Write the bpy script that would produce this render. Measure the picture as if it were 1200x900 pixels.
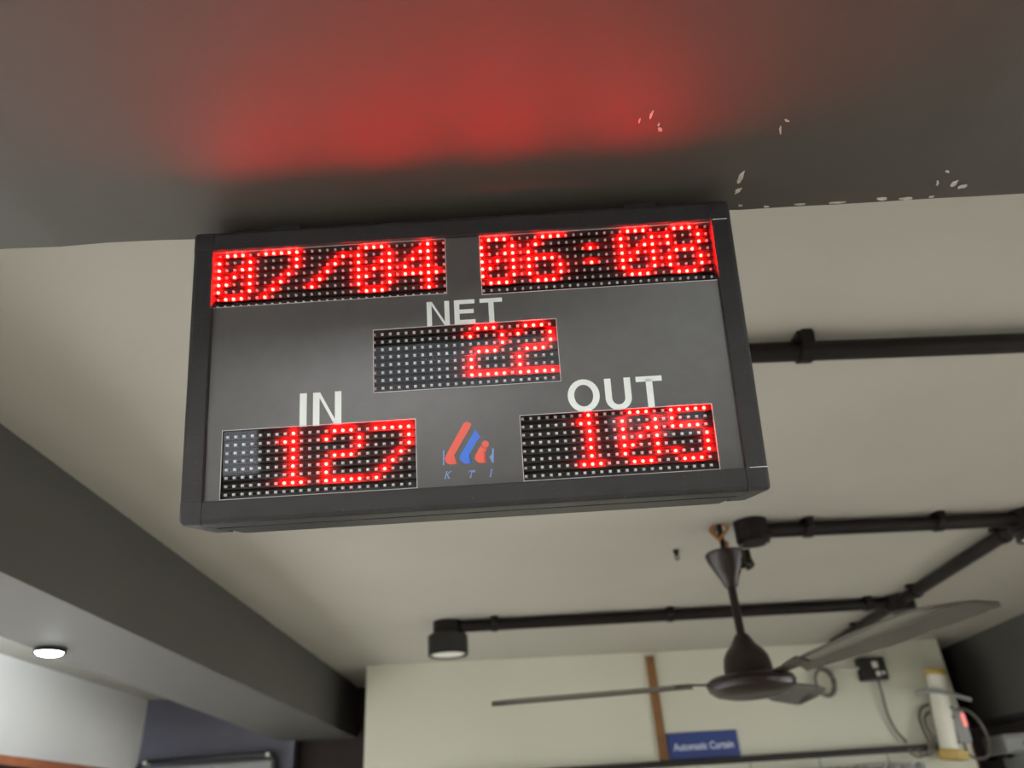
import bpy, bmesh, math, random
from mathutils import Matrix, Vector
random.seed(7)
SC = bpy.context.scene
COL = SC.collection
for o in list(bpy.data.objects):
    bpy.data.objects.remove(o, do_unlink=True)

# ------------------------------------------------------------------ camera, world, exposure
EYE = 1.55                      # camera height above the floor; all z below are relative to the camera
def W(x, y, z): return Vector((x, y, z + EYE))
cam_d = bpy.data.cameras.new('camera'); cam = bpy.data.objects.new('camera', cam_d); COL.objects.link(cam)
right = Vector((0.997478, 0.035702, -0.061340))
down = Vector((-0.070973, 0.497900, -0.864326))
fwd = Vector((-0.000317, 0.866500, 0.499178))
m = Matrix((right, -down, -fwd)).transposed().to_4x4()
m.translation = W(0, 0, 0)
cam.matrix_world = m
cam_d.sensor_fit = 'HORIZONTAL'; cam_d.sensor_width = 36.0; cam_d.lens = 898 / 1200 * 36
cam_d.clip_start = 0.02; cam_d.clip_end = 200
cam_d.dof.use_dof = True; cam_d.dof.focus_distance = 0.70; cam_d.dof.aperture_fstop = 6.0
SC.camera = cam

world = bpy.data.worlds.new('daylight'); SC.world = world; world.use_nodes = True
bg = world.node_tree.nodes['Background']
bg.inputs['Color'].default_value = (1.0, 0.985, 0.95, 1); bg.inputs['Strength'].default_value = 5.2
SC.view_settings.view_transform = 'Standard'; SC.view_settings.look = 'None'
SC.view_settings.gamma = 1.0; SC.view_settings.use_curve_mapping = False
SC.view_settings.exposure = 0.0

# ------------------------------------------------------------------ materials
MATS = {}
def mat(name, col, rough=0.6, metal=0.0, var=0.06, scale=8.0, bump=0.0, bscale=60.0, spec=0.5, speck=None):
    if name in MATS: return MATS[name]
    M = bpy.data.materials.new(name); M.use_nodes = True
    nt = M.node_tree; N = nt.nodes; L = nt.links
    b = N['Principled BSDF']
    b.inputs['Roughness'].default_value = rough; b.inputs['Metallic'].default_value = metal
    b.inputs['Specular IOR Level'].default_value = spec
    tc = N.new('ShaderNodeTexCoord')
    nz = N.new('ShaderNodeTexNoise'); nz.inputs['Scale'].default_value = scale; nz.inputs['Detail'].default_value = 5
    L.new(tc.outputs['Object'], nz.inputs['Vector'])
    rp = N.new('ShaderNodeValToRGB')
    rp.color_ramp.elements[0].position = 0.3; rp.color_ramp.elements[1].position = 0.7
    rp.color_ramp.elements[0].color = (*[max(0, c * (1 - var)) for c in col], 1)
    rp.color_ramp.elements[1].color = (*[min(1, c * (1 + var)) for c in col], 1)
    L.new(nz.outputs['Fac'], rp.inputs['Fac'])
    out = rp.outputs['Color']
    if speck:
        n2 = N.new('ShaderNodeTexNoise'); n2.inputs['Scale'].default_value = speck[0]; n2.inputs['Detail'].default_value = 2
        L.new(tc.outputs['Object'], n2.inputs['Vector'])
        r2 = N.new('ShaderNodeValToRGB'); r2.color_ramp.elements[0].position = speck[1]; r2.color_ramp.elements[1].position = min(1, speck[1] + 0.08)
        L.new(n2.outputs['Fac'], r2.inputs['Fac'])
        mx = N.new('ShaderNodeMix'); mx.data_type = 'RGBA'
        L.new(r2.outputs['Color'], mx.inputs[0]); L.new(out, mx.inputs[6]); mx.inputs[7].default_value = (*speck[2], 1)
        out = mx.outputs[2]
    L.new(out, b.inputs['Base Color'])
    if bump:
        n3 = N.new('ShaderNodeTexNoise'); n3.inputs['Scale'].default_value = bscale; n3.inputs['Detail'].default_value = 4
        L.new(tc.outputs['Object'], n3.inputs['Vector'])
        bp = N.new('ShaderNodeBump'); bp.inputs['Strength'].default_value = bump; bp.inputs['Distance'].default_value = 0.002
        L.new(n3.outputs['Fac'], bp.inputs['Height']); L.new(bp.outputs['Normal'], b.inputs['Normal'])
    MATS[name] = M
    return M
def emit(name, col, strength):
    M = bpy.data.materials.new(name); M.use_nodes = True
    nt = M.node_tree; nt.nodes.remove(nt.nodes['Principled BSDF'])
    e = nt.nodes.new('ShaderNodeEmission'); e.inputs['Color'].default_value = (*col, 1); e.inputs['Strength'].default_value = strength
    nt.links.new(e.outputs['Emission'], nt.nodes['Material Output'].inputs['Surface'])
    return M
def pane_mat(name, haze, gloss_rough=0.01, tint=(1, 1, 1), haze_col=(1, 1, 1)):
    """clear acrylic / glass sheet: see-through, mirror-like by Fresnel, a trace of haze"""
    M = bpy.data.materials.new(name); M.use_nodes = True
    nt = M.node_tree; N = nt.nodes; L = nt.links
    N.remove(N['Principled BSDF'])
    tr = N.new('ShaderNodeBsdfTransparent'); tr.inputs['Color'].default_value = (*tint, 1)
    tl = N.new('ShaderNodeBsdfTranslucent'); tl.inputs['Color'].default_value = (*haze_col, 1)
    gl = N.new('ShaderNodeBsdfGlossy'); gl.inputs['Roughness'].default_value = gloss_rough
    fr = N.new('ShaderNodeFresnel')            # thin sheet: the same reflectance from either side
    ge = N.new('ShaderNodeNewGeometry'); mr = N.new('ShaderNodeMapRange')
    mr.inputs['To Min'].default_value = 1.40; mr.inputs['To Max'].default_value = 1 / 1.40
    L.new(ge.outputs['Backfacing'], mr.inputs['Value']); L.new(mr.outputs['Result'], fr.inputs['IOR'])
    m1 = N.new('ShaderNodeMixShader'); m1.inputs[0].default_value = haze
    L.new(tr.outputs[0], m1.inputs[1]); L.new(tl.outputs[0], m1.inputs[2])
    m2 = N.new('ShaderNodeMixShader')
    L.new(fr.outputs[0], m2.inputs[0]); L.new(m1.outputs[0], m2.inputs[1]); L.new(gl.outputs[0], m2.inputs[2])
    L.new(m2.outputs[0], N['Material Output'].inputs['Surface'])
    return M

M_ceil = mat('ceiling_paint', (0.46, 0.445, 0.39), 0.8, var=0.04, scale=2.0, bump=0.15, bscale=40)
M_wall = mat('cream_wall_paint', (0.67, 0.675, 0.56), 0.75, var=0.03, scale=2.0, bump=0.1)
M_white = mat('white_wall_paint', (0.72, 0.71, 0.66), 0.75, var=0.03, scale=2.0, bump=0.1)
M_beam = mat('grey_beam_paint', (0.066, 0.059, 0.050), 0.55, var=0.08, scale=4.0, bump=0.25, bscale=30)
M_beam2 = mat('charcoal_beam_paint', (0.085, 0.082, 0.075), 0.6, var=0.06, scale=3.0, bump=0.15)
M_blue = mat('slate_blue_wall_paint', (0.13, 0.13, 0.17), 0.7, var=0.04)
M_darkwall = mat('dark_brown_wall', (0.03, 0.02, 0.018), 0.8, var=0.1)
M_floor = mat('floor_tile', (0.50, 0.47, 0.42), 0.4, var=0.08, scale=1.5)
M_case = mat('black_powder_coat', (0.026, 0.026, 0.028), 0.38, var=0.12, scale=40, spec=0.35, bump=0.35, bscale=900, speck=(420, 0.70, (0.16, 0.16, 0.16)))
M_film = mat('dark_grey_face_film', (0.080, 0.077, 0.075), 0.28, var=0.08, scale=60, spec=0.9, bump=0.10, bscale=1500)
M_board = mat('led_board_black', (0.016, 0.015, 0.016), 0.5, var=0.2, scale=200)
M_louvre = mat('louvre_black', (0.005, 0.005, 0.0055), 0.8, var=0.1, scale=100, spec=0.1)
M_pkg = mat('led_lens_white', (0.93, 0.93, 0.95), 0.25, var=0.02)
M_letter = mat('white_vinyl', (0.86, 0.93, 0.92), 0.45, var=0.02)
M_edge = mat('cut_film_edge', (0.62, 0.62, 0.62), 0.3, var=0.15, scale=90)
M_logor = mat('logo_red', (0.86, 0.13, 0.09), 0.4, var=0.03)
M_logob = mat('logo_blue', (0.06, 0.20, 0.82), 0.4, var=0.03)
M_logol = mat('logo_pale_blue', (0.20, 0.34, 0.70), 0.4, var=0.03)
M_led = emit('lit_red_led', (1.0, 0.0011, 0.0008), 1250.0)
M_pane = pane_mat('acrylic_cover', 0.0015)
M_glass = pane_mat('window_glass', 0.0)
M_glass2 = pane_mat('dimming_window_glass', 0.0, tint=(0.42, 0.45, 0.48))  # tint added to dim the rear windows mirrored in the sign
M_glass3 = pane_mat('tinted_window_glass', 0.0, tint=(0.62, 0.65, 0.70))  # weaker tint, added to dim the rear window mirrored in the IN pane
M_pipe = mat('black_conduit', (0.010, 0.007, 0.007), 0.45, var=0.15, spec=0.25)
M_fan = mat('dark_brown_fan_enamel', (0.020, 0.012, 0.010), 0.30, var=0.1, spec=0.35)
M_blade = mat('fan_blade_enamel', (0.085, 0.076, 0.064), 0.13, var=0.08, spec=1.0)
M_brass = mat('brass_wire', (0.30, 0.13, 0.045), 0.4, 0.4, var=0.2)
M_wood = mat('brown_wood', (0.22, 0.10, 0.03), 0.55, var=0.2, scale=12)
M_redwood = mat('red_brown_wood', (0.30, 0.10, 0.045), 0.5, var=0.2, scale=12)
M_bsign = mat('blue_plastic', (0.022, 0.05, 0.23), 0.4, var=0.03)
M_stext = mat('sign_print_white', (0.62, 0.68, 0.86), 0.5, var=0.02)
M_black = mat('black_plastic', (0.014, 0.013, 0.013), 0.4, var=0.1)
M_grey = mat('grey_plastic', (0.30, 0.31, 0.30), 0.45, var=0.06)
M_offw = mat('off_white_plastic', (0.72, 0.71, 0.64), 0.4, var=0.03)
M_tube = mat('white_tube_plastic', (0.86, 0.85, 0.74), 0.3, var=0.02)
M_yel = mat('yellow_cap', (0.55, 0.40, 0.11), 0.5, var=0.1)
M_cable = mat('grey_cable', (0.14, 0.13, 0.11), 0.5, var=0.1)
M_pink = emit('pink_indicator_glow', (1.0, 0.28, 0.26), 1.1)
M_lens = mat('frosted_lens', (0.88, 0.88, 0.83), 0.35, var=0.01)
M_spot = emit('lit_spot_lens', (0.80, 0.90, 1.0), 60.0)
M_fill = emit('fill_tube', (0.95, 1.0, 0.97), 20.0)
M_fillb = emit('bright_fill_tube', (0.95, 1.0, 0.98), 65.0)
M_chip = mat('bare_plaster', (0.52, 0.50, 0.45), 0.8, var=0.2, scale=150)
M_curtain = mat('grey_curtain_cloth', (0.35, 0.36, 0.35), 0.8, var=0.15, scale=20)

# ------------------------------------------------------------------ helpers
def build(name, bm, material, parent=None, smooth=False, angle=None):
    bmesh.ops.recalc_face_normals(bm, faces=bm.faces[:])
    me = bpy.data.meshes.new(name); bm.to_mesh(me); bm.free()
    me.materials.append(material)
    if smooth:
        for p in me.polygons: p.use_smooth = True
        try: me.set_sharp_from_angle(angle=math.radians(angle or 35))
        except Exception: pass
    o = bpy.data.objects.new(name, me); COL.objects.link(o)
    if parent is not None: o.parent = parent
    return o
def tag(o, label=None, cat=None, group=None, kind=None):
    if label: o['label'] = label
    if cat: o['category'] = cat
    if group: o['group'] = group
    if kind: o['kind'] = kind
    return o
def empty(name, loc, label, cat, group=None, rotz=0.0):
    e = bpy.data.objects.new(name, None); COL.objects.link(e)
    e.location = loc; e.rotation_euler = (0, 0, rotz); e.empty_display_size = 0.05
    return tag(e, label, cat, group)
def bx(bm, x0, x1, y0, y1, z0, z1, bev=0.0):
    r = bmesh.ops.create_cube(bm, size=1.0)
    for v in r['verts']:
        v.co = Vector((x0 + (v.co.x + .5) * (x1 - x0), y0 + (v.co.y + .5) * (y1 - y0), z0 + (v.co.z + .5) * (z1 - z0)))
    if bev:
        es = list({e for v in r['verts'] for e in v.link_edges})
        bmesh.ops.bevel(bm, geom=es, offset=bev, segments=2, affect='EDGES', profile=0.5)
    return bm
def box(x0, x1, y0, y1, z0, z1, bev=0.0): return bx(bmesh.new(), x0, x1, y0, y1, z0, z1, bev)
def lathe(bm, prof, cx=0, cy=0, seg=32, ax='z'):
    """revolve (radius, height) profile round a vertical axis"""
    rings = []
    for r, h in prof:
        if r < 1e-6: rings.append([bm.verts.new((cx, cy, h))])
        else: rings.append([bm.verts.new((cx + r * math.cos(2 * math.pi * k / seg), cy + r * math.sin(2 * math.pi * k / seg), h)) for k in range(seg)])
    for a, b in zip(rings, rings[1:]):
        for k in range(seg):
            k2 = (k + 1) % seg
            if len(a) == 1 and len(b) == 1: continue
            if len(a) == 1: bm.faces.new((a[0], b[k], b[k2]))
            elif len(b) == 1: bm.faces.new((a[k], b[0], a[k2]))
            else: bm.faces.new((a[k], b[k], b[k2], a[k2]))
    return bm
def tube(bm, pts, r, seg=12, closed=False):
    pts = [Vector(p) for p in pts]; n = len(pts); rings = []
    for i, p in enumerate(pts):
        if closed: t = (pts[(i + 1) % n] - pts[i - 1])
        else: t = pts[min(i + 1, n - 1)] - pts[max(i - 1, 0)]
        t.normalize()
        up = Vector((0, 0, 1)) if abs(t.z) < 0.95 else Vector((0, 1, 0))
        a = t.cross(up).normalized(); b = t.cross(a).normalized()
        rings.append([bm.verts.new(p + a * r * math.cos(2 * math.pi * k / seg) + b * r * math.sin(2 * math.pi * k / seg)) for k in range(seg)])
    rng = range(n) if closed else range(n - 1)
    for i in rng:
        A = rings[i]; B = rings[(i + 1) % n]
        for k in range(seg):
            k2 = (k + 1) % seg; bm.faces.new((A[k], A[k2], B[k2], B[k]))
    if not closed:
        bm.faces.new(rings[0]); bm.faces.new(rings[-1])
    return bm
def spline(pts, n=8):
    P = [Vector(p) for p in pts]; out = []
    for i in range(len(P) - 1):
        p0 = P[max(i - 1, 0)]; p1 = P[i]; p2 = P[i + 1]; p3 = P[min(i + 2, len(P) - 1)]
        for k in range(n):
            t = k / n
            out.append(0.5 * ((2 * p1) + (p2 - p0) * t + (2 * p0 - 5 * p1 + 4 * p2 - p3) * t * t + (3 * p1 - p0 - 3 * p2 + p3) * t ** 3))
    out.append(P[-1]); return out
def prism(bm, poly, y0, y1):
    """polygon in (x,z) extruded along y"""
    a = [bm.verts.new((x, y0, z)) for x, z in poly]; b = [bm.verts.new((x, y1, z)) for x, z in poly]
    f1 = bm.faces.new(a); f2 = bm.faces.new(b)
    n = len(poly)
    for i in range(n): bm.faces.new((a[i], a[(i + 1) % n], b[(i + 1) % n], b[i]))
    bmesh.ops.triangulate(bm, faces=[f1, f2])
    return bm
def struct(name, bm, material, parent=None, label=None, **k):
    o = build(name, bm, material, parent, **k)
    if parent is None: o['kind'] = 'structure'
    if label: o['label'] = label
    return o

# ------------------------------------------------------------------ the room (z relative to the camera, shifted by EYE)
HC = 0.84; HB = 0.545; HS = 0.538
def wbox(x0, x1, y0, y1, z0, z1, bev=0.0): return box(x0, x1, y0, y1, z0 + EYE, z1 + EYE, bev)
struct('floor', wbox(-2.7, 4.4, -4.4, 6.1, -EYE - 0.1, -EYE), M_floor, label='pale tiled floor of the room')
struct('ceiling', wbox(-2.7, 4.4, -4.4, 6.1, HC, HC + 0.12), M_ceil, label='off-white painted ceiling slab above the fan')
# wide grey beam the sign hangs under (its far edge runs slightly askew)
bm = bmesh.new()
sl = 0.0246
def bedge(x): return 0.6005 + sl * x
ring = []
xs = [-2.7 + i * 0.05 for i in range(int(7.1 / 0.05) + 1)]
random.seed(3)
lo = [bm.verts.new(W(x, bedge(x) + random.uniform(-.0012, .0012), HS + random.uniform(0, .0012))) for x in xs]
hi = [bm.verts.new(W(x, bedge(x), HC)) for x in xs]
rl = [bm.verts.new(W(x, -0.22 + sl * x, HS)) for x in xs]
rh = [bm.verts.new(W(x, -0.22 + sl * x, HC)) for x in xs]
for i in range(len(xs) - 1):
    for a, b in ((lo, hi), (rl, lo), (rh, rl), (hi, rh)): bm.faces.new((a[i], a[i + 1], b[i + 1], b[i]))
bm.faces.new((lo[0], hi[0], rh[0], rl[0])); bm.faces.new((lo[-1], hi[-1], rh[-1], rl[-1]))
front_beam = struct('ceiling_beam', bm, M_beam, label='wide grey painted beam with chipped lower edge above the sign')
def chip(x, y, rx, ry, rot, seed):
    random.seed(seed); n = 9; b = bmesh.new(); c = math.cos(rot); s = math.sin(rot)
    pl = []
    for k in range(n):
        a = 2 * math.pi * k / n; q = random.uniform(.45, 1.1); px = rx * q * math.cos(a); py = ry * q * math.sin(a)
        pl.append((x + c * px - s * py, y + s * px + c * py))
    lo_ = [b.verts.new(W(px, py, HS - 0.0008)) for px, py in pl]; hi_ = [b.verts.new(W(px, py, HS + 0.002)) for px, py in pl]
    b.faces.new(lo_)
    for k in range(n): b.faces.new((lo_[k], lo_[(k + 1) % n], hi_[(k + 1) % n], hi_[k]))
    build('paint_chip', b, M_chip, front_beam)
CHIPS = [(0.140, .474, .0014, .005, .3, 1), (0.150, .492, .0017, .0035, -.4, 2), (0.148, .486, .0010, .002, .2, 3), (0.265, .492, .004, .0012, .5, 4), (0.262, .502, .001, .006, -.3, 5),
         (0.238, .560, .0030, .010, .2, 6), (0.240, .578, .0035, .006, .6, 7), (0.247, .600, .003, .0015, 0, 8), (0.275, .6045, .004, .0012, 0.1, 9),
         (0.350, .606, .010, .0012, 0, 10), (0.395, .605, .007, .0022, 0.1, 11), (0.420, .6075, .010, .0020, 0, 12), (0.447, .607, .004, .0014, 0, 13),
         (0.448, .572, .004, .0012, .5, 14), (0.445, .588, .0012, .005, -.4, 15), (0.463, .590, .0040, .006, .3, 16), (0.474, .595, .005, .003, -.5, 17),
         (0.130, .480, .001, .004, .2, 18), (0.310, .6045, .006, .0010, 0, 19)]
for a in CHIPS: chip(*a)
# beam running away on the left, beam on the right, end walls, side walls
b = bmesh.new(); q = [(-1.135, 0.45), (-1.135, 5.25), (-1.60, 5.25), (-1.40, 0.45)]
lo_ = [b.verts.new(W(x, y, HB)) for x, y in q]; hi_ = [b.verts.new(W(x, y, HC)) for x, y in q]
b.faces.new(lo_); b.faces.new(hi_)
for k in range(4): b.faces.new((lo_[k], lo_[(k + 1) % 4], hi_[(k + 1) % 4], hi_[k]))
struct('ceiling_beam_left', b, M_beam2, label='long charcoal beam running away under the ceiling')
struct('ceiling_beam_right', wbox(2.71, 3.15, 0.45, 5.8, 0.385, HC), M_beam2, label='deep dark beam beyond the cream partition')
def slab(x0, y0, x1, y1, th, z0, z1):
    d = Vector((x1 - x0, y1 - y0, 0)).normalized(); n = Vector((-d.y, d.x, 0)) * th
    b = bmesh.new(); q = [Vector((x0, y0, 0)), Vector((x1, y1, 0)), Vector((x1, y1, 0)) + n, Vector((x0, y0, 0)) + n]
    lo_ = [b.verts.new((p.x, p.y, z0 + EYE)) for p in q]; hi_ = [b.verts.new((p.x, p.y, z1 + EYE)) for p in q]
    b.faces.new(lo_); b.faces.new(hi_)
    for k in range(4): b.faces.new((lo_[k], lo_[(k + 1) % 4], hi_[(k + 1) % 4], hi_[k]))
    return b
struct('wall_partition', slab(-0.936, 4.534, 2.487, 4.951, 0.12, -EYE, HC), M_wall, label='cream painted partition wall behind the fan')
struct('wall_left_end', wbox(-2.46, -1.50, 5.16, 5.30, -EYE, HC), M_blue, label='slate blue end wall beyond the left beam')
struct('wall_back', wbox(-1.50, 2.6, 5.25, 5.35, -EYE, HC), M_darkwall, label='dark brown back wall behind the partition')
struct('wall_back_right', wbox(2.5, 4.3, 5.80, 5.95, -EYE, HC), M_darkwall, label='dark back wall under the right beam')
struct('wall_back_return', wbox(2.5, 2.6, 5.35, 5.80, -EYE, HC), M_darkwall, label='added dark return wall closing a light leak beside the partition end')  # added to stop outside light leaking past the partition end
# walls out of frame, with side windows added to let daylight in
def wall_with_windows(name, axis, pos, th, a0, a1, wins, material):
    """axis 'x': wall in plane x=pos running along y; wins = (a0,a1,z0,z1)"""
    b = bmesh.new(); wins = sorted(wins); cur = a0
    def put(s0, s1, z0, z1):
        if axis == 'x': bx(b, pos, pos + th, s0, s1, z0 + EYE, z1 + EYE)
        else: bx(b, s0, s1, pos, pos + th, z0 + EYE, z1 + EYE)
    for w in wins:
        put(cur, w[0], -EYE, HC); put(w[0], w[1], -EYE, w[2]); put(w[0], w[1], w[3], HC); cur = w[1]
    put(cur, a1, -EYE, HC)
    return struct(name, b, material)
WN = [0]
def window(axis, pos, w, th, glass=None):
    WN[0] += 1
    a0, a1, z0, z1 = w; f = 0.04
    fr = bmesh.new()
    def put(b, s0, s1, q0, q1, t0, t1):
        if axis == 'x': bx(b, pos + t0, pos + t1, s0, s1, q0 + EYE, q1 + EYE)
        else: bx(b, s0, s1, pos + t0, pos + t1, q0 + EYE, q1 + EYE)
    t0, t1 = th * .3, th * .7
    put(fr, a0, a1, z0, z0 + f, t0, t1); put(fr, a0, a1, z1 - f, z1, t0, t1); put(fr, a0, a0 + f, z0, z1, t0, t1); put(fr, a1 - f, a1, z0, z1, t0, t1)
    o = struct('window_%d' % WN[0], fr, M_black)
    g = bmesh.new(); put(g, a0 + f, a1 - f, z0 + f, z1 - f, th * .48, th * .52)
    build('pane', g, glass or M_glass, o)
LB_ = [(0.1, 1.5, -1.25, -0.08), (1.7, 3.1, -1.25, -0.08), (3.3, 4.7, -1.25, -0.08)]  # unseen windows added to light the floor and the left beam's underside
wall_with_windows('wall_left', 'x', -2.62, 0.16, -0.3, 5.30, LB_, M_white)['label'] = 'white side wall lit by the spotlight'
for w in LB_: window('x', -2.62, w, 0.16)
RW = [(-3.4, -1.9, -0.95, 0.55), (-1.6, -0.1, -0.95, 0.55), (0.9, 2.2, -0.95, 0.50), (2.4, 3.7, -0.95, 0.50)]
wall_with_windows('wall_right', 'x', 4.2, 0.15, -4.3, 6.0, RW, M_white)
for w in RW: window('x', 4.2, w, 0.15)
LW = [(-3.6, -2.2, -0.95, -0.05), (-2.0, -0.6, -0.95, -0.05)]
wall_with_windows('wall_left_rear', 'x', -2.62, 0.16, -4.3, -0.3, LW, M_white)
for w in LW: window('x', -2.62, w, 0.16)
BW = [(-2.40, -1.83, -0.12, 0.30), (0.62, 1.40, -0.06, 0.20)]
CW = [(-2.5, -1.35, 0.36, 0.82), (-1.25, 0.60, 0.36, 0.82), (0.70, 1.90, 0.36, 0.82)]      # clerestory windows, added to brighten the sheen on the sign face
b = bmesh.new(); allw = BW + CW
gx = sorted({-2.6, 4.3} | {w[i] for w in allw for i in (0, 1)}); gz = sorted({-EYE, HC} | {w[i] for w in allw for i in (2, 3)})
for i in range(len(gx) - 1):
    for j in range(len(gz) - 1):
        mx_, mz_ = (gx[i] + gx[i + 1]) / 2, (gz[j] + gz[j + 1]) / 2
        if not any(w[0] < mx_ < w[1] and w[2] < mz_ < w[3] for w in allw): bx(b, gx[i], gx[i + 1], -4.3, -4.15, gz[j] + EYE, gz[j + 1] + EYE)
struct('wall_rear', b, M_beam)
for w in CW: window('y', -4.3, w, 0.15, M_glass2)
for w, g_ in zip(BW, (M_glass3, M_glass2)): window('y', -4.3, w, 0.15, g_)
for i_, (a0, a1, z0, z1) in enumerate([(0.93, 0.96, -.06, .20), (1.14, 1.17, -.06, .20), (0.62, 1.14, .03, .06)]):
    build('muntin', wbox(a0, a1, -4.27, -4.19, z0, z1), M_black, bpy.data.objects['window_14'])
# unseen fill lamps added on the ceiling, at the rear and to the right
def batten(x, y, L, rot, label, lamp=None):
    e = empty('fill_tube_lamp', W(x, y, HC), label, 'lamp', rotz=rot)
    build('batten_body', box(-L / 2, L / 2, -.03, .03, -.035, 0, .005), M_offw, e)
    b = bmesh.new(); tube(b, [(-L / 2 + .03, 0, -.055), (L / 2 - .03, 0, -.055)], .014, 12); build('fill_tube', b, lamp or M_fill, e)
    for s in (-1, 1): build('lamp_holder', box(s * (L / 2 - .022) - .012, s * (L / 2 - .022) + .012, -.018, .018, -.075, -.03, .003), M_offw, e)
e = empty('fill_panel_lamp', W(-0.55, -1.75, HC), 'added out-of-view square panel lamp on the ceiling behind the wide beam', 'lamp')  # added to put sheen on the sign face and lift its lettering
build('panel_frame', box(-.46, .46, -.46, .46, -.022, 0, .004), M_offw, e)
build('diffuser', box(-.43, .43, -.43, .43, -.026, -.018), emit('fill_panel', (1.0, 1.0, .98), 34.0), e)
batten(1.2, -2.4, 1.2, 0.0, 'added out-of-view tube lamp on the ceiling in front of the rear wall', M_fillb)  # added to throw more light on the sign's front
batten(3.5, 2.2, 1.2, math.pi / 2, 'added out-of-view tube lamp on the ceiling beyond the right beam')  # added to light the cream partition and the ceiling
# ------------------------------------------------------------------ the LED counter sign
P = 0.0076
su = Vector((0.99995744, 0.00125519, -0.00914055)); sn = Vector((0.00106767, 0.96830472, 0.24976957)); sv = Vector((0.00916435, -0.24976869, 0.96826216))
so = Vector((-0.278421, 0.58015112, 0.50228941))
UC, VB = 0.240, -0.262
sign = empty('led_counter_sign', (0, 0, 0), 'black framed red LED counter sign with IN, OUT and NET windows under the beam', 'sign')
ms = Matrix((su, sn, sv)).transposed().to_4x4(); ms.translation = so + su * UC + sv * VB + Vector((0, 0, EYE))
sign.matrix_world = ms
U0, U1, V0, V1 = -0.0222, 0.5020, -0.2620, 0.0218     # outer outline
RWD = 0.0205; YF = -0.0095; DEP = 0.098                # rail width, front plane, back plane
def S(u, v): return (u - UC, v - VB)
def shift(bm):
    for v in bm.verts: v.co.x -= UC; v.co.z -= VB
    return bm
# rail profile: o = 0 at the inner edge, 1 outward; y = depth
PROF = [(0, -0.0080), (0.0008, YF), (RWD - .0045, YF), (RWD - .0018, YF + .0009), (RWD - .0004, YF + .0028), (RWD, YF + .006),
        (RWD, .024), (RWD - .0022, .0248), (RWD - .0022, .0305), (RWD, .0313), (RWD, .052), (RWD - .0030, .053), (RWD - .0030, .060), (RWD - .0012, .061), (RWD - .0012, DEP), (0.004, DEP), (0.004, .004), (0, .004)]
def rail(side, a0, a1):
    b = bmesh.new(); ends = []
    for a in (a0, a1):
        r = []
        for o_, y in PROF:
            if side == 'l': c = (U0 + RWD - o_, y, a)
            elif side == 'r': c = (U1 - RWD + o_, y, a)
            elif side == 't': c = (a, y, V1 - RWD + o_)
            else: c = (a, y, V0 + RWD - o_)
            r.append(b.verts.new(c))
        ends.append(r)
    n = len(PROF)
    for k in range(n): b.faces.new((ends[0][k], ends[0][(k + 1) % n], ends[1][(k + 1) % n], ends[1][k]))
    f = [b.faces.new(ends[0]), b.faces.new(ends[1])]; bmesh.ops.triangulate(b, faces=f)
    return build('frame_rail', shift(b), M_case, sign)
g = 0.0003
rail('l', V0 + RWD + g, V1 - RWD - g); rail('r', V0 + RWD + g, V1 - RWD - g)
rail('t', U0 + RWD + g, U1 - RWD - g); rail('b', U0 + RWD + g, U1 - RWD - g)
for su_ in (0, 1):
    for sv_ in (0, 1):
        b = bmesh.new()
        a0 = U0 if not su_ else U1 - RWD; c0 = V0 if not sv_ else V1 - RWD
        bx(b, a0, a0 + RWD, YF - .0003, DEP - .03, c0, c0 + RWD)
        ox = U0 if not su_ else U1; oz = V0 if not sv_ else V1
        es = [e for e in b.edges if all(abs(v.co.x - ox) < 1e-6 for v in e.verts) and all(abs(v.co.z - oz) < 1e-6 for v in e.verts)]
        es += [e for e in b.edges if all(abs(v.co.y - (YF - .0003)) < 1e-6 for v in e.verts) and (all(abs(v.co.x - ox) < 1e-6 for v in e.verts) or all(abs(v.co.z - oz) < 1e-6 for v in e.verts))]
        bmesh.ops.bevel(b, geom=list(set(es)), offset=0.0042, segments=3, affect='EDGES', profile=0.5)
        build('corner_cap', shift(b), M_case, sign, smooth=True)
# worn bright edges where the lower right and upper right caps meet the rail
for (u0, u1, v) in ((U1 - RWD + .0035, U1 - .001, V0 + RWD + .0001), (U1 - RWD + .002, U1 - .005, V1 - RWD - .0001)):
    build('worn_seam', shift(box(u0, u1, YF - .0006, YF + .001, v - .00035, v + .00035)), M_edge, sign)
# mounting brackets on top (reach the beam) and the back plate
for u in (0.06, 0.42):
    b = box(u - .015, u + .015, .013, .024, V1 - .002, V1 + .014)
    build('mounting_bracket', shift(b), M_case, sign)
build('back_plate', shift(box(U0 + .006, U1 - .006, DEP - .006, DEP + .001, V0 + .006, V1 - .006)), M_case, sign)
# face film with five cut-outs
WINS = {'date': (-.0021, .2225, -.0560, .0008), 'time': (.2566, .4816, -.0595, .0008), 'net': (.1520, .3246, -.1498, -.0890), 'in': (.0128, .1892, -.2402, -.1776), 'out': (.2852, .4598, -.2402, -.1806)}
YL = -0.005
us = sorted({U0 + RWD - .001, U1 - RWD + .001} | {w[i] for w in WINS.values() for i in (0, 1)})
vs = sorted({V0 + RWD - .001, V1 - RWD + .001} | {w[i] for w in WINS.values() for i in (2, 3)})
def inwin(u, v): return any(w[0] < u < w[1] and w[2] < v < w[3] for w in WINS.values())
b = bmesh.new(); vv = {}
def gv(i, j):
    if (i, j) not in vv: vv[(i, j)] = b.verts.new((us[i], YL, vs[j]))
    return vv[(i, j)]
for i in range(len(us) - 1):
    for j in range(len(vs) - 1):
        if not inwin((us[i] + us[i + 1]) / 2, (vs[j] + vs[j + 1]) / 2):
            b.faces.new((gv(i, j), gv(i + 1, j), gv(i + 1, j + 1), gv(i, j + 1)))
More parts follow.
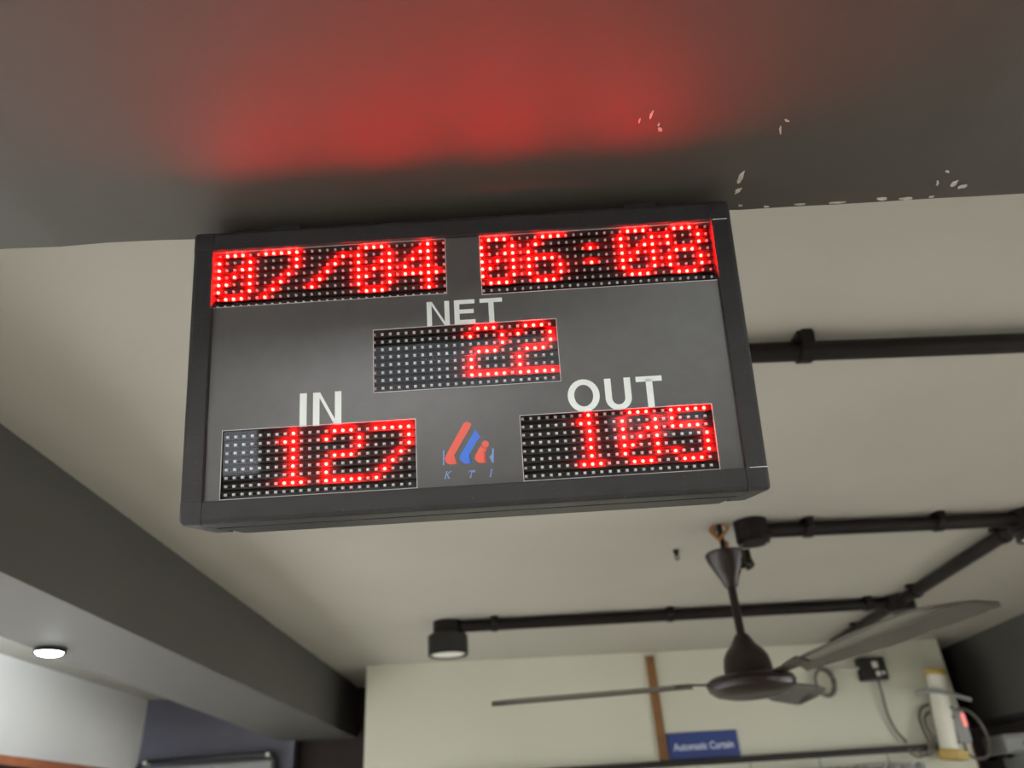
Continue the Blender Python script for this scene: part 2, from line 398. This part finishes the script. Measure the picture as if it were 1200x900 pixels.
r = bmesh.ops.extrude_face_region(b, geom=b.faces[:])
for v in r['geom']:
    if isinstance(v, bmesh.types.BMVert): v.co.y += 0.001
tag(build('face_film', shift(b), M_film, sign), 'dark grey printed face sheet with five display cut-outs')
# dot-matrix glyphs (5 x 7)
GL = {'0': ['.###.', '#...#', '#..##', '#.#.#', '##..#', '#...#', '.###.'],
      '1': ['..#..', '.##..', '..#..', '..#..', '..#..', '..#..', '.###.'],
      '2': ['.###.', '#...#', '....#', '.###.', '#....', '#....', '#####'],
      '4': ['...#.', '..##.', '.#.#.', '#..#.', '#####', '...#.', '...#.'],
      '5': ['#####', '#....', '####.', '....#', '....#', '#...#', '.###.'],
      '6': ['..###', '.#...', '#....', '####.', '#...#', '#...#', '.###.'],
      '7': ['#####', '....#', '....#', '...#.', '..#..', '.#...', '#....'],
      '8': ['.###.', '#...#', '#...#', '.###.', '#...#', '#...#', '.###.'],
      '/': ['.....', '....#', '...#.', '..#..', '.#...', '#....', '.....'],
      ':': ['.....', '.....', '..#..', '.....', '..#..', '.....', '.....']}
PAN = {'date': (0, 0, 30, [('0', 0), ('7', 6), ('/', 12), ('0', 18), ('4', 24)]),
       'time': (.2577396, -.000214, 30, [('0', 0), ('6', 6), (':', 12), ('0', 18), ('8', 24)]),
       'net': (.1514566, -.0914216, 23, [('2', 12), ('2', 18)]),
       'in': (.0149674, -.1822448, 23, [('1', 6), ('2', 12), ('7', 18)]),
       'out': (.2871759, -.1823036, 23, [('1', 6), ('0', 12), ('5', 18)])}
LBL = {'date': 'display showing 07/04', 'time': 'display showing 06:08', 'net': 'display showing 22 under the word NET', 'in': 'display showing 127 under the word IN', 'out': 'display showing 105 under the word OUT'}
def dome(bm, u, v, r, y0, y1, n=6):
    base = [bm.verts.new((u + r * math.cos(math.pi / n + 2 * math.pi * k / n), y0, v + r * math.sin(math.pi / n + 2 * math.pi * k / n))) for k in range(n)]
    top = [bm.verts.new((u + .72 * r * math.cos(math.pi / n + 2 * math.pi * k / n), y1, v + .72 * r * math.sin(math.pi / n + 2 * math.pi * k / n))) for k in range(n)]
    for k in range(n): bm.faces.new((base[k], base[(k + 1) % n], top[(k + 1) % n], top[k]))
    bm.faces.new(top)
for key, (pu, pv, ncol, glyphs) in PAN.items():
    w = WINS[key]
    board = tag(build('led_panel', shift(box(w[0] - .001, w[1] + .001, .0020, .0060, w[2] - .001, w[3] + .001)), M_board, sign), LBL[key])
    lit = set()
    for ch, c0 in glyphs:
        b = bmesh.new()
        for rr_, row in enumerate(GL[ch]):
            for cc, s_ in enumerate(row):
                if s_ == '#':
                    lit.add((c0 + cc, rr_)); dome(b, pu + (c0 + cc) * P, pv - rr_ * P, .00165, .0020, .0002)
        tag(build('lit_digit', shift(b), M_led, board), 'glowing red dots forming the character ' + ch)
    b = bmesh.new(); lv = bmesh.new(); n4 = 4 if key in ('net', 'in', 'out') else 6
    for c in range(ncol):
        for r_ in range(8):
            u = pu + c * P; v = pv - r_ * P
            if (c, r_) not in lit: dome(b, u, v, .0019 if n4 == 4 else .00145, .0020, .0002, n4 if n4 == 6 else 4)
            if n4 == 4 and c < ncol - 1:
                for q in (.40, .56): bx(lv, u + q * P - .0003, u + q * P + .0003, .0008, .0022, v - .0011, v + .0004)
    tag(build('unlit_leds', shift(b), M_pkg, board), kind='stuff')
    for r_ in range(8):
        v = pv - (r_ + .5) * P
        if v > w[2] + .001: bx(lv, w[0], w[1], -.0024, .0022, v - .0005, v + .0003)
    tag(build('louvre', shift(lv), M_louvre, board), kind='stuff')
    build('cover_pane', shift(box(w[0] - .001, w[1] + .001, -.0036, -.0033, w[2] - .001, w[3] + .001)), M_pane, board)
    b = bmesh.new(); t = .00055; y0, y1 = YL - .0003, YL + .0005
    bx(b, w[0] - t, w[1] + t, y0, y1, w[3], w[3] + t); bx(b, w[0] - t, w[1] + t, y0, y1, w[2] - t, w[2])
    bx(b, w[0] - t, w[0], y0, y1, w[2], w[3]); bx(b, w[1], w[1] + t, y0, y1, w[2], w[3])
    build('cut_edge', shift(b), M_edge, board)
# lettering: bold grotesque capitals, unit cap height
def letter(bm, ch, x, z, h, wd, y0, y1):
    sx = h * wd; s = .205 * h; hb = .17 * h
    def R(a, b_, c, d): prism(bm, [(x + a, z + b_), (x + c, z + b_), (x + c, z + d), (x + a, z + d)], y0, y1)
    if ch == 'I': R(0, 0, s, h)
    elif ch == 'N':
        R(0, 0, s * .93, h); R(sx - s * .93, 0, sx, h)
        prism(bm, [(x + s * .5, z + h), (x + s, z + h), (x + sx - s * .5, z), (x + sx - s, z)], y0, y1)
    elif ch == 'E': R(0, 0, s, h); R(s * .9, 0, sx, hb); R(s * .9, h - hb, sx * .985, h); R(s * .9, h * .5 - hb * .4, sx * .93, h * .5 + hb * .6)
    elif ch == 'T': R(0, h - hb, sx, h); R(sx / 2 - s / 2, 0, sx / 2 + s / 2, h - hb * .5)
    elif ch in 'OU':
        n = 28; cx = x + sx / 2
        if ch == 'O': cz = z + h / 2; ro, zo, a0, a1 = sx / 2, h * .53, 0, 2 * math.pi
        else: cz = z + h * .36; ro, zo, a0, a1 = sx / 2, h * .39, math.pi, 2 * math.pi; R(0, h * .34, s, h); R(sx - s, h * .34, sx, h)
        ri, zi = ro - s, zo - hb * 1.05
        for k in range(n):
            t0 = a0 + (a1 - a0) * k / n; t1 = a0 + (a1 - a0) * (k + 1) / n
            prism(bm, [(cx + ro * math.cos(t0), cz + zo * math.sin(t0)), (cx + ro * math.cos(t1), cz + zo * math.sin(t1)), (cx + ri * math.cos(t1), cz + zi * math.sin(t1)), (cx + ri * math.cos(t0), cz + zi * math.sin(t0))], y0, y1)
def word(chars, u0, u1, v0, h, label):
    wid = {'N': .80, 'E': .74, 'T': .80, 'I': .205, 'O': .98, 'U': .80}; gap = .17
    tot = sum(wid[c] for c in chars) + gap * (len(chars) - 1); k = (u1 - u0) / (tot * h)
    b = bmesh.new(); x = u0
    for c in chars:
        letter(b, c, x, v0, h, wid[c] * k, YL - .0003, YL + .0002); x += (wid[c] + gap) * k * h
    tag(build('lettering', shift(b), M_letter, sign), label)
word('NET', .2030, .2750, -.0884, .0244, 'white bold word NET')
word('IN', .0832, .1216, -.1780, .0314, 'white bold word IN')
word('OUT', .3299, .4175, -.1800, .0293, 'white bold word OUT')
# logo
def poly_part(name, polys, material, parent, y0=YL - .0003):
    b = bmesh.new()
    for pl in polys: prism(b, pl, y0, YL + .0002)
    return build(name, shift(b), material, parent)
LR = [(0.2338, -0.1839), (0.2356, -0.1832), (0.2378, -0.1835), (0.2396, -0.1843), (0.2403, -0.1856), (0.2393, -0.1882), (0.2236, -0.2131), (0.223, -0.2165), (0.2242, -0.2196), (0.2258, -0.2214), (0.219, -0.2212), (0.2161, -0.2195), (0.2149, -0.2164), (0.2159, -0.2134), (0.2315, -0.1873)]
LB = [(0.2417, -0.1872), (0.2483, -0.1988), (0.2464, -0.1988), (0.2373, -0.2131), (0.2363, -0.2165), (0.237, -0.2195), (0.2395, -0.2218), (0.2327, -0.2214), (0.2295, -0.219), (0.2282, -0.2164), (0.2292, -0.2134), (0.2435, -0.1912)]
LI = [(0.2479, -0.2059), (0.2491, -0.2077), (0.2513, -0.2083), (0.2533, -0.2093), (0.2505, -0.2148), (0.2499, -0.2177), (0.2507, -0.2199), (0.2527, -0.2218), (0.2463, -0.2218), (0.2434, -0.2199), (0.2418, -0.2172), (0.2428, -0.2143)]
logo = tag(poly_part('logo', [LR], M_logor, sign), 'emblem of slanted red and blue strokes over spaced blue letters')
poly_part('logo_stroke', [LB], M_logob, logo)
poly_part('logo_letter_i', [LI, [(.2521 + .0033 * math.cos(t * math.pi / 8), -.2049 + .0033 * math.sin(t * math.pi / 8)) for t in range(16)]], M_logor, logo)
poly_part('logo_bracket', [[(0.2137, -0.2083), (0.2149, -0.2083), (0.2144, -0.2215), (0.2132, -0.2215)]], M_logol, logo)
poly_part('logo_bracket', [[(0.2581, -0.2092), (0.2596, -0.2092), (0.2589, -0.2222), (0.2574, -0.2221), (0.2575, -0.2195), (0.2551, -0.2168), (0.2578, -0.2139)]], M_logol, logo)
def sl_(pts, u, v, h, k=.28): return [(u + h * (x + k * z), v + h * z) for x, z in pts]
h = .0066
KK = [[(0, 0), (.30, 0), (.30, .06), (.22, .10), (.22, .90), (.30, .94), (.30, 1), (0, 1), (0, .94), (.06, .90), (.06, .10), (0, .06)], [(.20, .45), (.20, .58), (.58, .93), (.54, 1), (.84, 1), (.84, .94), (.72, .92), (.30, .52)], [(.28, .52), (.40, .58), (.74, .09), (.84, .06), (.84, 0), (.54, 0), (.54, .05)]]
TT = [[(.28, 0), (.58, 0), (.58, .06), (.51, .10), (.51, .90), (.36, .90), (.36, .10), (.28, .06)], [(0, .68), (.05, .68), (.12, .90), (.75, .90), (.82, .68), (.87, .68), (.87, 1), (0, 1)]]
II = [[(0, 0), (.32, 0), (.32, .06), (.24, .10), (.24, .90), (.32, .94), (.32, 1), (0, 1), (0, .94), (.08, .90), (.08, .10), (0, .06)]]
poly_part('logo_lettering', [sl_(q, .2137, -.2340, h) for q in KK] + [sl_(q, .2345, -.2345, h) for q in TT] + [sl_(q, .2540, -.2347, h) for q in II], M_logol, logo)

# ------------------------------------------------------------------ conduits, junction boxes, can lights
CR = 0.022; CZ = HC - 0.030
def conduit(name, p0, p1, clamps, label, r=CR):
    p0 = Vector(p0); p1 = Vector(p1); L = (p1 - p0).length; ang = math.atan2(p1.y - p0.y, p1.x - p0.x)
    e = empty('conduit_pipe', W(p0.x, p0.y, CZ), label, 'pipe', 'black conduit runs on the ceiling', ang)
    b = bmesh.new(); tube(b, [(0, 0, 0), (L, 0, 0)], r, 20); build('pipe', b, M_pipe, e, smooth=True)
    for c in clamps:
        cl = bmesh.new(); tube(cl, [(c - .013, 0, 0), (c + .013, 0, 0)], r + .005, 20)
        k = build('saddle_clamp', cl, M_pipe, e, smooth=True)
        build('clamp_base', box(c - .018, c + .018, -r - .012, r + .012, .016, .031, .003), M_pipe, k)
        build('clamp_lug', box(c - .012, c + .012, -r - .020, -r + .004, -.006, .030, .003), M_pipe, k)
    return e
conduit('a', (-0.35, 1.295), (1.9, 1.440), [.16, .955, 1.79], 'black conduit on the ceiling coming out behind the sign', .021)
conduit('b', (0.812, 2.516), (1.695, 2.587), [.148, .608], 'black conduit on the ceiling leading to the fan junction box', .025)
conduit('c', (1.7455, 2.665), (1.7585, 3.687), [.095, .875], 'black conduit running along the ceiling between the two corner boxes', .026)
conduit('e', (1.760, 3.803), (1.772, 4.75), [.50], 'short black conduit running along the ceiling from the far box to the partition', .026)
conduit('d', (-0.318, 3.602), (1.705, 3.749), [.158, .978, 1.928], 'black conduit on the ceiling between can light and corner box', .027)
def jbox(x, y, r, z0, label, r2=None):
    e = empty('junction_box', W(x, y, HC), label, 'junction box', 'round black junction boxes on the ceiling')
    b = bmesh.new(); d = z0 - HC
    lathe(b, [(0, 0.0), (r, 0.0), (r, d + .006), (r - .006, d), (0, d)], seg=28); build('box_body', b, M_pipe, e, smooth=True)
    b = bmesh.new(); lathe(b, [(0, d), (r * .93, d), (r * .93, d - .004), (0, d - .006)], seg=28); build('box_lid', b, M_pipe, e, smooth=True)
    for a in (0, math.pi):
        b = bmesh.new(); lathe(b, [(0, d - .005), (.005, d - .005), (.004, d - .009), (0, d - .009)], math.cos(a) * r * .75, math.sin(a) * r * .75, 10); build('lid_screw', b, M_grey, e)
    return e
jbox(0.765, 2.50, .056, .768, 'round black junction box beside the fan hook')
jbox(1.755, 2.605, .070, .770, 'round black junction box at the conduit corner')
jbox(1.765, 3.745, .068, .770, 'round black junction box where the far conduits meet')
def can(x, y, r, z0, z1, lens, label, box_r=None):
    e = empty('can_light', W(x, y, HC), label, 'ceiling light')
    a, c = z1 - HC, z0 - HC
    if box_r:
        b = bmesh.new(); lathe(b, [(0, 0), (box_r, 0), (box_r, a - .002), (0, a - .002)], seg=28); build('ceiling_box', b, M_pipe, e, smooth=True)
    b = bmesh.new(); lathe(b, [(0, a), (r - .006, a), (r, a - .006), (r, c), (r - .010, c), (r - .014, c + .012), (0, c + .012)], seg=36); build('can_body', b, M_black, e, smooth=True)
    b = bmesh.new(); lathe(b, [(0, c + .004), (r * .80, c + .005), (r * .86, c + .0125)], seg=36); build('lens', b, lens, e)
    b = bmesh.new(); lathe(b, [(r * .86, c + .006), (r * .93, c - .001), (r + .001, c), (r + .001, c + .008)], seg=36); build('trim_ring', b, M_black, e, smooth=True)
    return e
can(-0.378, 3.625, .092, .690, .781, M_lens, 'black can light with an unlit white lens at the end of the conduit', .068)
can(1.745, 2.585, .062, .736, .7655, M_lens, 'shallow black can light under the conduit corner box')
spot = empty('spot_lamp', W(-1.437, 2.335, HB), 'small round spotlight glowing cold white under the left beam', 'ceiling light')
b = bmesh.new(); lathe(b, [(0, 0), (.042, 0), (.045, -.003), (.045, -.011), (.043, -.013), (.038, -.013), (.036, -.009), (0, -.009)], seg=36); build('lamp_body', b, M_black, spot, smooth=True)
b = bmesh.new(); lathe(b, [(.037, -.010), (.031, -.016), (.016, -.020), (0, -.021)], seg=36); build('lens', b, M_spot, spot)
ld = bpy.data.lights.new('spot_beam', 'SPOT'); ld.energy = 130; ld.spot_size = math.radians(146); ld.spot_blend = 0.35; ld.shadow_soft_size = .02; ld.color = (.84, .91, 1.0)
lo_ = bpy.data.objects.new('spot_beam', ld); COL.objects.link(lo_); lo_.parent = spot; lo_.location = (0, 0, -.075); lo_.rotation_euler = (0, math.radians(58), math.radians(-12))
# small hook in the ceiling
e = empty('ceiling_hook', W(.555, 2.76, HC), 'small dark hook stub in the ceiling near the fan', 'hook')
b = bmesh.new(); lathe(b, [(0, 0), (.012, 0), (.010, -.012), (.006, -.022), (0, -.024)], seg=12); build('hook_stub', b, M_pipe, e, smooth=True)
b = bmesh.new(); tube(b, [(.007 * math.cos(t), 0, -.028 + .008 * math.sin(t)) for t in [k * math.pi / 6 for k in range(12)]], .003, 8, True); build('hook_eye', b, M_pipe, e, smooth=True)

# ------------------------------------------------------------------ ceiling fan
FX, FY, ZB = 0.663, 2.51, 0.330
fan = empty('ceiling_fan', W(FX, FY, HC), 'dark brown three-blade ceiling fan hanging on a down rod', 'fan')
def fz(z): return z - HC
b = bmesh.new()
lathe(b, [(0, fz(.735)), (.030, fz(.737)), (.062, fz(.742)), (.066, fz(.735)), (.060, fz(.715)), (.042, fz(.680)), (.028, fz(.650)), (.022, fz(.632)), (.020, fz(.628)), (0, fz(.628))], seg=32)
build('canopy', b, M_fan, fan, smooth=True)
b = bmesh.new(); tube(b, [(0, 0, fz(.74)), (0, 0, fz(.46))], .0135, 20); rod_o = build('down_rod', b, M_fan, fan, smooth=True)
b = bmesh.new(); tube(b, [(0, 0, 0), (0, 0, fz(.735))], .009, 12); build('hanger_hook', b, M_pipe, fan, smooth=True)
for k, (dx, dy) in enumerate(((-.035, -.01), (.02, -.02), (-.015, .02))):
    b = bmesh.new()
    pts = spline([(dx * .4, dy, -.004), (dx, dy, -.022), (-.012 + .008 * k, dy * .3, -.050), (.012, -dy * .6, -.075), (-.006 * k, dy * .5, fz(.738))], 8)
    tube(b, pts, .0055, 8); build('supply_wire', b, M_brass, fan, smooth=True)
b = bmesh.new(); tube(b, spline([(.055, 0, fz(.735)), (.085, -.005, fz(.70)), (.06, -.01, fz(.68))], 8), .006, 8); build('cable_loop', b, M_pipe, fan, smooth=True)
b = bmesh.new(); bx(b, .035, .070, -.03, .03, fz(.735), fz(.70), .006); build('canopy_bracket', b, M_fan, fan)
b = bmesh.new()
lathe(b, [(.0, fz(.478)), (.020, fz(.478)), (.030, fz(.462)), (.040, fz(.445)), (.056, fz(.430)), (.068, fz(.410)), (.073, fz(.385)), (.074, fz(.362)), (.080, fz(.356)), (.0, fz(.356))], seg=40)
build('motor_bell', b, M_fan, fan, smooth=True)
b = bmesh.new()
lathe(b, [(0, fz(.358)), (.080, fz(.358)), (.116, fz(.354)), (.130, fz(.344)), (.133, fz(.330)), (.128, fz(.316)), (.108, fz(.302)), (.070, fz(.293)), (.03, fz(.290)), (0, fz(.289))], seg=48)
motor = build('motor_housing', b, M_fan, fan, smooth=True)
b = bmesh.new(); lathe(b, [(.1335, fz(.336)), (.1350, fz(.333)), (.1335, fz(.330))], seg=48); build('trim_ring', b, M_fan, motor, smooth=True)
PITCH = math.radians(11)
for a in (-62, -182, 58):
    A = math.radians(a); ca, sa = math.cos(A), math.sin(A)
    def bp(r, t, dz):     # r outward, t counter-clockwise across the chord
        z = -t * math.sin(PITCH) + dz; tt_ = t * math.cos(PITCH)
        px = ca * r - sa * tt_; py = sa * r + ca * tt_
        return (px, py, fz(ZB + .010) + z + .036 * px - .025 * py)
    b = bmesh.new(); rows = []; ns = 26; nc = 9; r0, r1 = .185, .790
    for i in range(ns + 1):
        f = i / ns; r = r0 + (r1 - r0) * f
        wd = .046 + .028 * min(1, f * 2.2)
        wt = wd; skew = .004
        if f > .72: wt = wd * (2 * math.sqrt(max(0.0004, 1 - ((f - .72) / .28) ** 2)) - 1)
        row = []
        for j in range(nc + 1):
            s_ = -1 + 2 * j / nc
            tq = -wt + (wd + wt) * (s_ + 1) / 2
            row.append((r, tq + skew, .012 * (1 - s_ * s_) + .018 * f))
        rows.append(row)
    top = [[b.verts.new(bp(r, t, dz)) for r, t, dz in row] for row in rows]
    bot = [[b.verts.new(bp(r, t, dz - .0022)) for r, t, dz in row] for row in rows]
    for i in range(ns):
        for j in range(nc):
            b.faces.new((top[i][j], top[i + 1][j], top[i + 1][j + 1], top[i][j + 1])); b.faces.new((bot[i][j], bot[i][j + 1], bot[i + 1][j + 1], bot[i + 1][j]))
        b.faces.new((top[i][0], bot[i][0], bot[i + 1][0], top[i + 1][0])); b.faces.new((top[i][nc], top[i + 1][nc], bot[i + 1][nc], bot[i][nc]))
    for j in range(nc):
        b.faces.new((top[0][j], top[0][j + 1], bot[0][j + 1], bot[0][j])); b.faces.new((top[ns][j], bot[ns][j], bot[ns][j + 1], top[ns][j + 1]))
    bl = build('fan_blade', b, M_blade, fan, smooth=True, angle=50)
    b = bmesh.new(); prof = [(.110, .018, .004), (.150, .016, .006), (.185, .024, .010), (.235, .034, .0125)]
    tp = [[b.verts.new(bp(r, s_ * w_, dz + .0012)) for s_ in (-1, 1)] for r, w_, dz in prof]
    bt = [[b.verts.new(bp(r, s_ * w_, dz - .0048)) for s_ in (-1, 1)] for r, w_, dz in prof]
    for i in range(3):
        b.faces.new((tp[i][0], tp[i + 1][0], tp[i + 1][1], tp[i][1])); b.faces.new((bt[i][0], bt[i][1], bt[i + 1][1], bt[i + 1][0]))
        for s_ in (0, 1): b.faces.new((tp[i][s_], tp[i + 1][s_], bt[i + 1][s_], bt[i][s_]))
    b.faces.new((tp[0][0], tp[0][1], bt[0][1], bt[0][0])); b.faces.new((tp[3][0], bt[3][0], bt[3][1], tp[3][1]))
    build('blade_arm', b, M_fan, bl)

# ------------------------------------------------------------------ things on the cream partition
wa = Vector((-0.936, 4.534, 0)); wd_ = (Vector((2.487, 4.951, 0)) - wa).normalized(); wn = Vector((wd_.y, -wd_.x, 0)); WR = math.atan2(wd_.y, wd_.x)
def onwall(x, z, off=0.0):
    t = (x - wa.x) / wd_.x; p = wa + wd_ * t + wn * off
    return Vector((p.x, p.y, z + EYE))
def wall_thing(name, x, z, label, cat, group=None):        # local: x along the wall, -y out of it
    return empty(name, onwall(x, z), label, cat, group, WR)
tag(build('wooden_batten', box(-.024, .024, -.02, .002, 0, .565, .002), M_wood), 'brown wooden batten fixed upright on the cream partition', 'batten')
o = bpy.data.objects['wooden_batten']; o.location = onwall(.688, .25); o.rotation_euler = (0, 0, WR)
e = wall_thing('name_board', .921, .247, 'blue name board with white lettering Automatic Curtain beside the batten', 'sign')
build('board', box(-.203, .203, -.014, .002, 0, .150, .003), M_bsign, e)
fc = bpy.data.curves.new('txt', 'FONT'); fc.body = 'Automatic Curtain'; fc.size = .050; fc.align_x = 'CENTER'; fc.align_y = 'CENTER'; fc.extrude = .0006; fc.offset = .0009
fo = bpy.data.objects.new('txt', fc); COL.objects.link(fo)
bpy.context.view_layer.update()
tm = bpy.data.meshes.new_from_object(fo.evaluated_get(bpy.context.evaluated_depsgraph_get()))
bpy.data.objects.remove(fo, do_unlink=True)
ww = max(v.co.x for v in tm.vertices) - min(v.co.x for v in tm.vertices)
for v in tm.vertices: v.co = Vector((v.co.x * .345 / ww, -.0146 - v.co.z, v.co.y * 1.05 + .076))
tm.materials.clear(); tm.materials.append(M_stext); tm.name = 'lettering'
to = bpy.data.objects.new('lettering', tm); COL.objects.link(to); to.parent = e
# rail and curtain below
e = wall_thing('curtain_rail', -.60, .247, 'long black curtain rail across the cream partition', 'curtain rail')
b = bmesh.new(); tube(b, [(0, -.05, -.005), (2.868, -.05, -.005)], .017, 14); build('rail_pole', b, M_black, e, smooth=True)
for x in (.1, 1.0, 1.9, 2.75): build('rail_bracket', box(x - .012, x + .012, -.05, .002, -.012, .004), M_black, e)
e = wall_thing('curtain', .95, -.58, 'grey gathered curtain hanging under the black rail', 'curtain')
b = bmesh.new(); n = 160; a_ = []; c_ = []
for i in range(n + 1):
    x = 1.20 * i / n; y = -.06 + .022 * math.sin(i * 2 * math.pi / 10) + .006 * math.sin(i * .37)
    a_.append(b.verts.new((x, y, 0))); c_.append(b.verts.new((x, y, .748 + .006 * math.sin(i * .9))))
for i in range(n): b.faces.new((a_[i], a_[i + 1], c_[i + 1], c_[i]))
r = bmesh.ops.extrude_face_region(b, geom=b.faces[:])
for v in r['geom']:
    if isinstance(v, bmesh.types.BMVert): v.co.y -= .003
build('cloth', b, M_curtain, e, smooth=True)
for i in range(3): build('curtain_clip', box(.2 + .4 * i - .002, .2 + .4 * i + .002, -.056, -.048, .74, .812), M_grey, e)
# black switch box with lead and coil of cable
e = wall_thing('power_adapter', 2.005, .612, 'black power adapter box with white sockets on the partition', 'adapter')
build('adapter_body', box(-.080, .080, -.060, .002, 0, .130, .008), M_black, e)
for x, z, s_ in ((.010, .085, .018), (.018, .035, .014), (.052, .038, .010)): build('socket', box(x - s_, x + s_, -.064, -.058, z - s_, z + s_, .003), M_offw, e)
b = bmesh.new(); tube(b, spline([(.02, -.03, .004), (.02, -.03, -.08), (.022, -.025, -.18), (.045, -.025, -.27), (.085, -.03, -.335)], 8), .008, 10); build('power_lead', b, M_cable, e, smooth=True)
b = bmesh.new(); tube(b, spline([(-.08, -.03, .075), (-.12, -.03, .062), (-.17, -.025, .075), (-.22, -.02, .066)], 8), .009, 10); build('white_lead', b, M_offw, e, smooth=True)
e = wall_thing('cable_coil', 1.70, .55, 'loop of grey cable hanging on the partition behind the fan', 'cable')
for k in range(2):
    b = bmesh.new(); tube(b, [((.052 + .008 * k) * math.cos(t), -.02 - .014 * k, .068 + (.072 + .006 * k) * math.sin(t)) for t in [j * math.pi / 14 for j in range(28)]], .008, 10, True); build('cable_turn', b, M_cable, e, smooth=True)
# upright white tube with yellow caps, cross rod
e = wall_thing('tube_unit', 2.293, .185, 'upright white tube with yellow end caps at the end of the partition', 'tube')
e.rotation_euler = (Matrix.Rotation(WR, 3, 'Z') @ Matrix.Rotation(math.radians(9), 3, 'Y')).to_euler()
b = bmesh.new(); lathe(b, [(0, .03), (.050, .03), (.050, .445), (0, .445)], 0, -.075, 28); build('white_tube', b, M_tube, e, smooth=True)
b = bmesh.new(); lathe(b, [(0, .435), (.056, .435), (.058, .440), (.058, .462), (.054, .468), (0, .468)], 0, -.075, 28); build('end_cap', b, M_yel, e, smooth=True)
b = bmesh.new(); lathe(b, [(0, -.01), (.058, -.01), (.061, -.005), (.061, .034), (.057, .038), (0, .038)], 0, -.075, 28); build('end_cap', b, M_yel, e, smooth=True)
build('cap_block', box(.0, .072, -.142, -.03, -.012, .036, .006), M_yel, e)
b = bmesh.new(); tube(b, spline([(-.145, -.085, .318), (-.10, -.118, .334), (-.03, -.137, .334), (.05, -.137, .326), (.15, -.128, .312)], 8), .013, 12); build('cross_rod', b, M_grey, e, smooth=True)
build('wall_bracket', box(-.03, .03, -.03, .002, .05, .12), M_grey, e)
for z in (.20, .25): build('marking', box(.026, .040, -.120, -.105, z, z + .018), M_cable, e)
e = wall_thing('cable_bundle', 2.215, .26, 'dark cables dangling beside the white tube', 'cable')
b = bmesh.new(); tube(b, spline([(.085, -.012, .21), (.03, -.018, .19), (-.005, -.03, .14), (-.018, -.055, .07), (-.022, -.078, .005), (-.04, -.078, -.035), (-.095, -.077, -.062), (-.14, -.076, -.045), (-.15, -.073, -.02)], 8), .008, 10); build('cable', b, M_cable, e, smooth=True)
b = bmesh.new(); tube(b, spline([(.080, -.010, .17), (.035, -.016, .14), (.015, -.04, .09), (.010, -.066, .04), (-.002, -.076, -.01), (-.022, -.076, -.045), (-.06, -.075, -.060), (-.09, -.074, -.045), (-.10, -.071, -.02)], 8), .006, 10); build('cable', b, M_cable, e, smooth=True)
e = wall_thing('control_box', 2.412, .275, 'grey control box with pink glowing indicator beside the white tube', 'control box')
build('box_body', box(-.022, .062, -.05, .002, -.02, .165, .006), M_grey, e)
build('indicator', box(.036, .060, -.058, -.048, .062, .135, .006), M_pink, e)
b = bmesh.new(); tube(b, spline([(.02, -.045, .155), (.07, -.06, .150), (.125, -.06, .10), (.150, -.06, -.0), (.12, -.06, -.09), (.05, -.06, -.105), (.0, -.06, -.075), (.005, -.045, -.015)], 8), .007, 10); build('loop_cable', b, M_cable, e, smooth=True)
build('wooden_post', wbox(2.44, 2.57, 5.09, 5.21, -EYE, .262, .004), M_redwood); tag(bpy.data.objects['wooden_post'], 'dark red-brown wooden post behind the control box', 'post')
# pale appliances on the right
e = empty('wall_appliance', W(2.76, 4.95, .185), 'pale grey appliance box with a dark slot under the right beam', 'appliance')
build('appliance_body', box(-.12, .35, -.08, .18, 0, .088, .010), M_grey, e); build('slot', box(-.02, .05, -.084, -.07, .036, .054, .004), M_black, e); build('lid', box(-.115, .345, -.075, .175, .086, .098, .005), M_grey, e)
build('support_bracket', box(-.10, -.06, .0, .86, -.02, .006), M_black, e)
e = empty('grey_cabinet', W(2.87, 4.78, -EYE), 'grey metal cabinet under the pale grey appliance', 'cabinet')
build('cabinet_body', box(-.14, .45, -.05, .35, 0, EYE + .187, .01), M_grey, e); build('cabinet_door', box(-.12, .43, -.062, -.045, .08, EYE + .16, .006), M_grey, e); build('door_handle', box(-.09, -.07, -.085, -.055, .9, 1.05, .005), M_black, e)

# ------------------------------------------------------------------ left bay
e = empty('framed_board', W(-2.018, 5.16, .178), 'grey board with rounded black tube frame on the slate blue wall', 'board')
def rrect(w, h, r, n=6):
    pts = []
    for cx, cz, a0 in ((w - r, h - r, 0), (-w + r, h - r, 90), (-w + r, r - h, 180), (w - r, r - h, 270)):
        for k in range(n + 1):
            a = math.radians(a0 + 90 * k / n); pts.append((cx + r * math.cos(a), -.04, cz + r * math.sin(a)))
    return pts
fw = .425
b = bmesh.new(); tube(b, [(x, y, z + .0) for x, y, z in rrect(fw, .30, .06)], .013, 10, True); build('tube_frame', b, M_black, e, smooth=True)
build('board_panel', box(-fw + .02, fw - .02, -.045, -.03, -.28, .265, .01), M_grey, e)
for x in (-fw + .05, fw - .05):
    b = bmesh.new(); tube(b, [(x, -.06, .292), (x, .002, .292)], .012, 10); build('fixing_stud', b, M_offw, e, smooth=True)
e = empty('wall_shelf', W(-2.46, 3.2, .322), 'dark wall shelf with red-brown wooden edge on the white wall', 'shelf')
build('shelf_board', box(0, .16, -1.3, 1.25, .012, .060), M_black, e)
build('wooden_edge', box(.155, .19, -1.31, 1.26, .040, .075, .003), M_redwood, e)
for y in (-1.0, 0, 1.0): build('shelf_bracket', box(0, .12, y - .015, y + .015, -.06, .014), M_black, e)
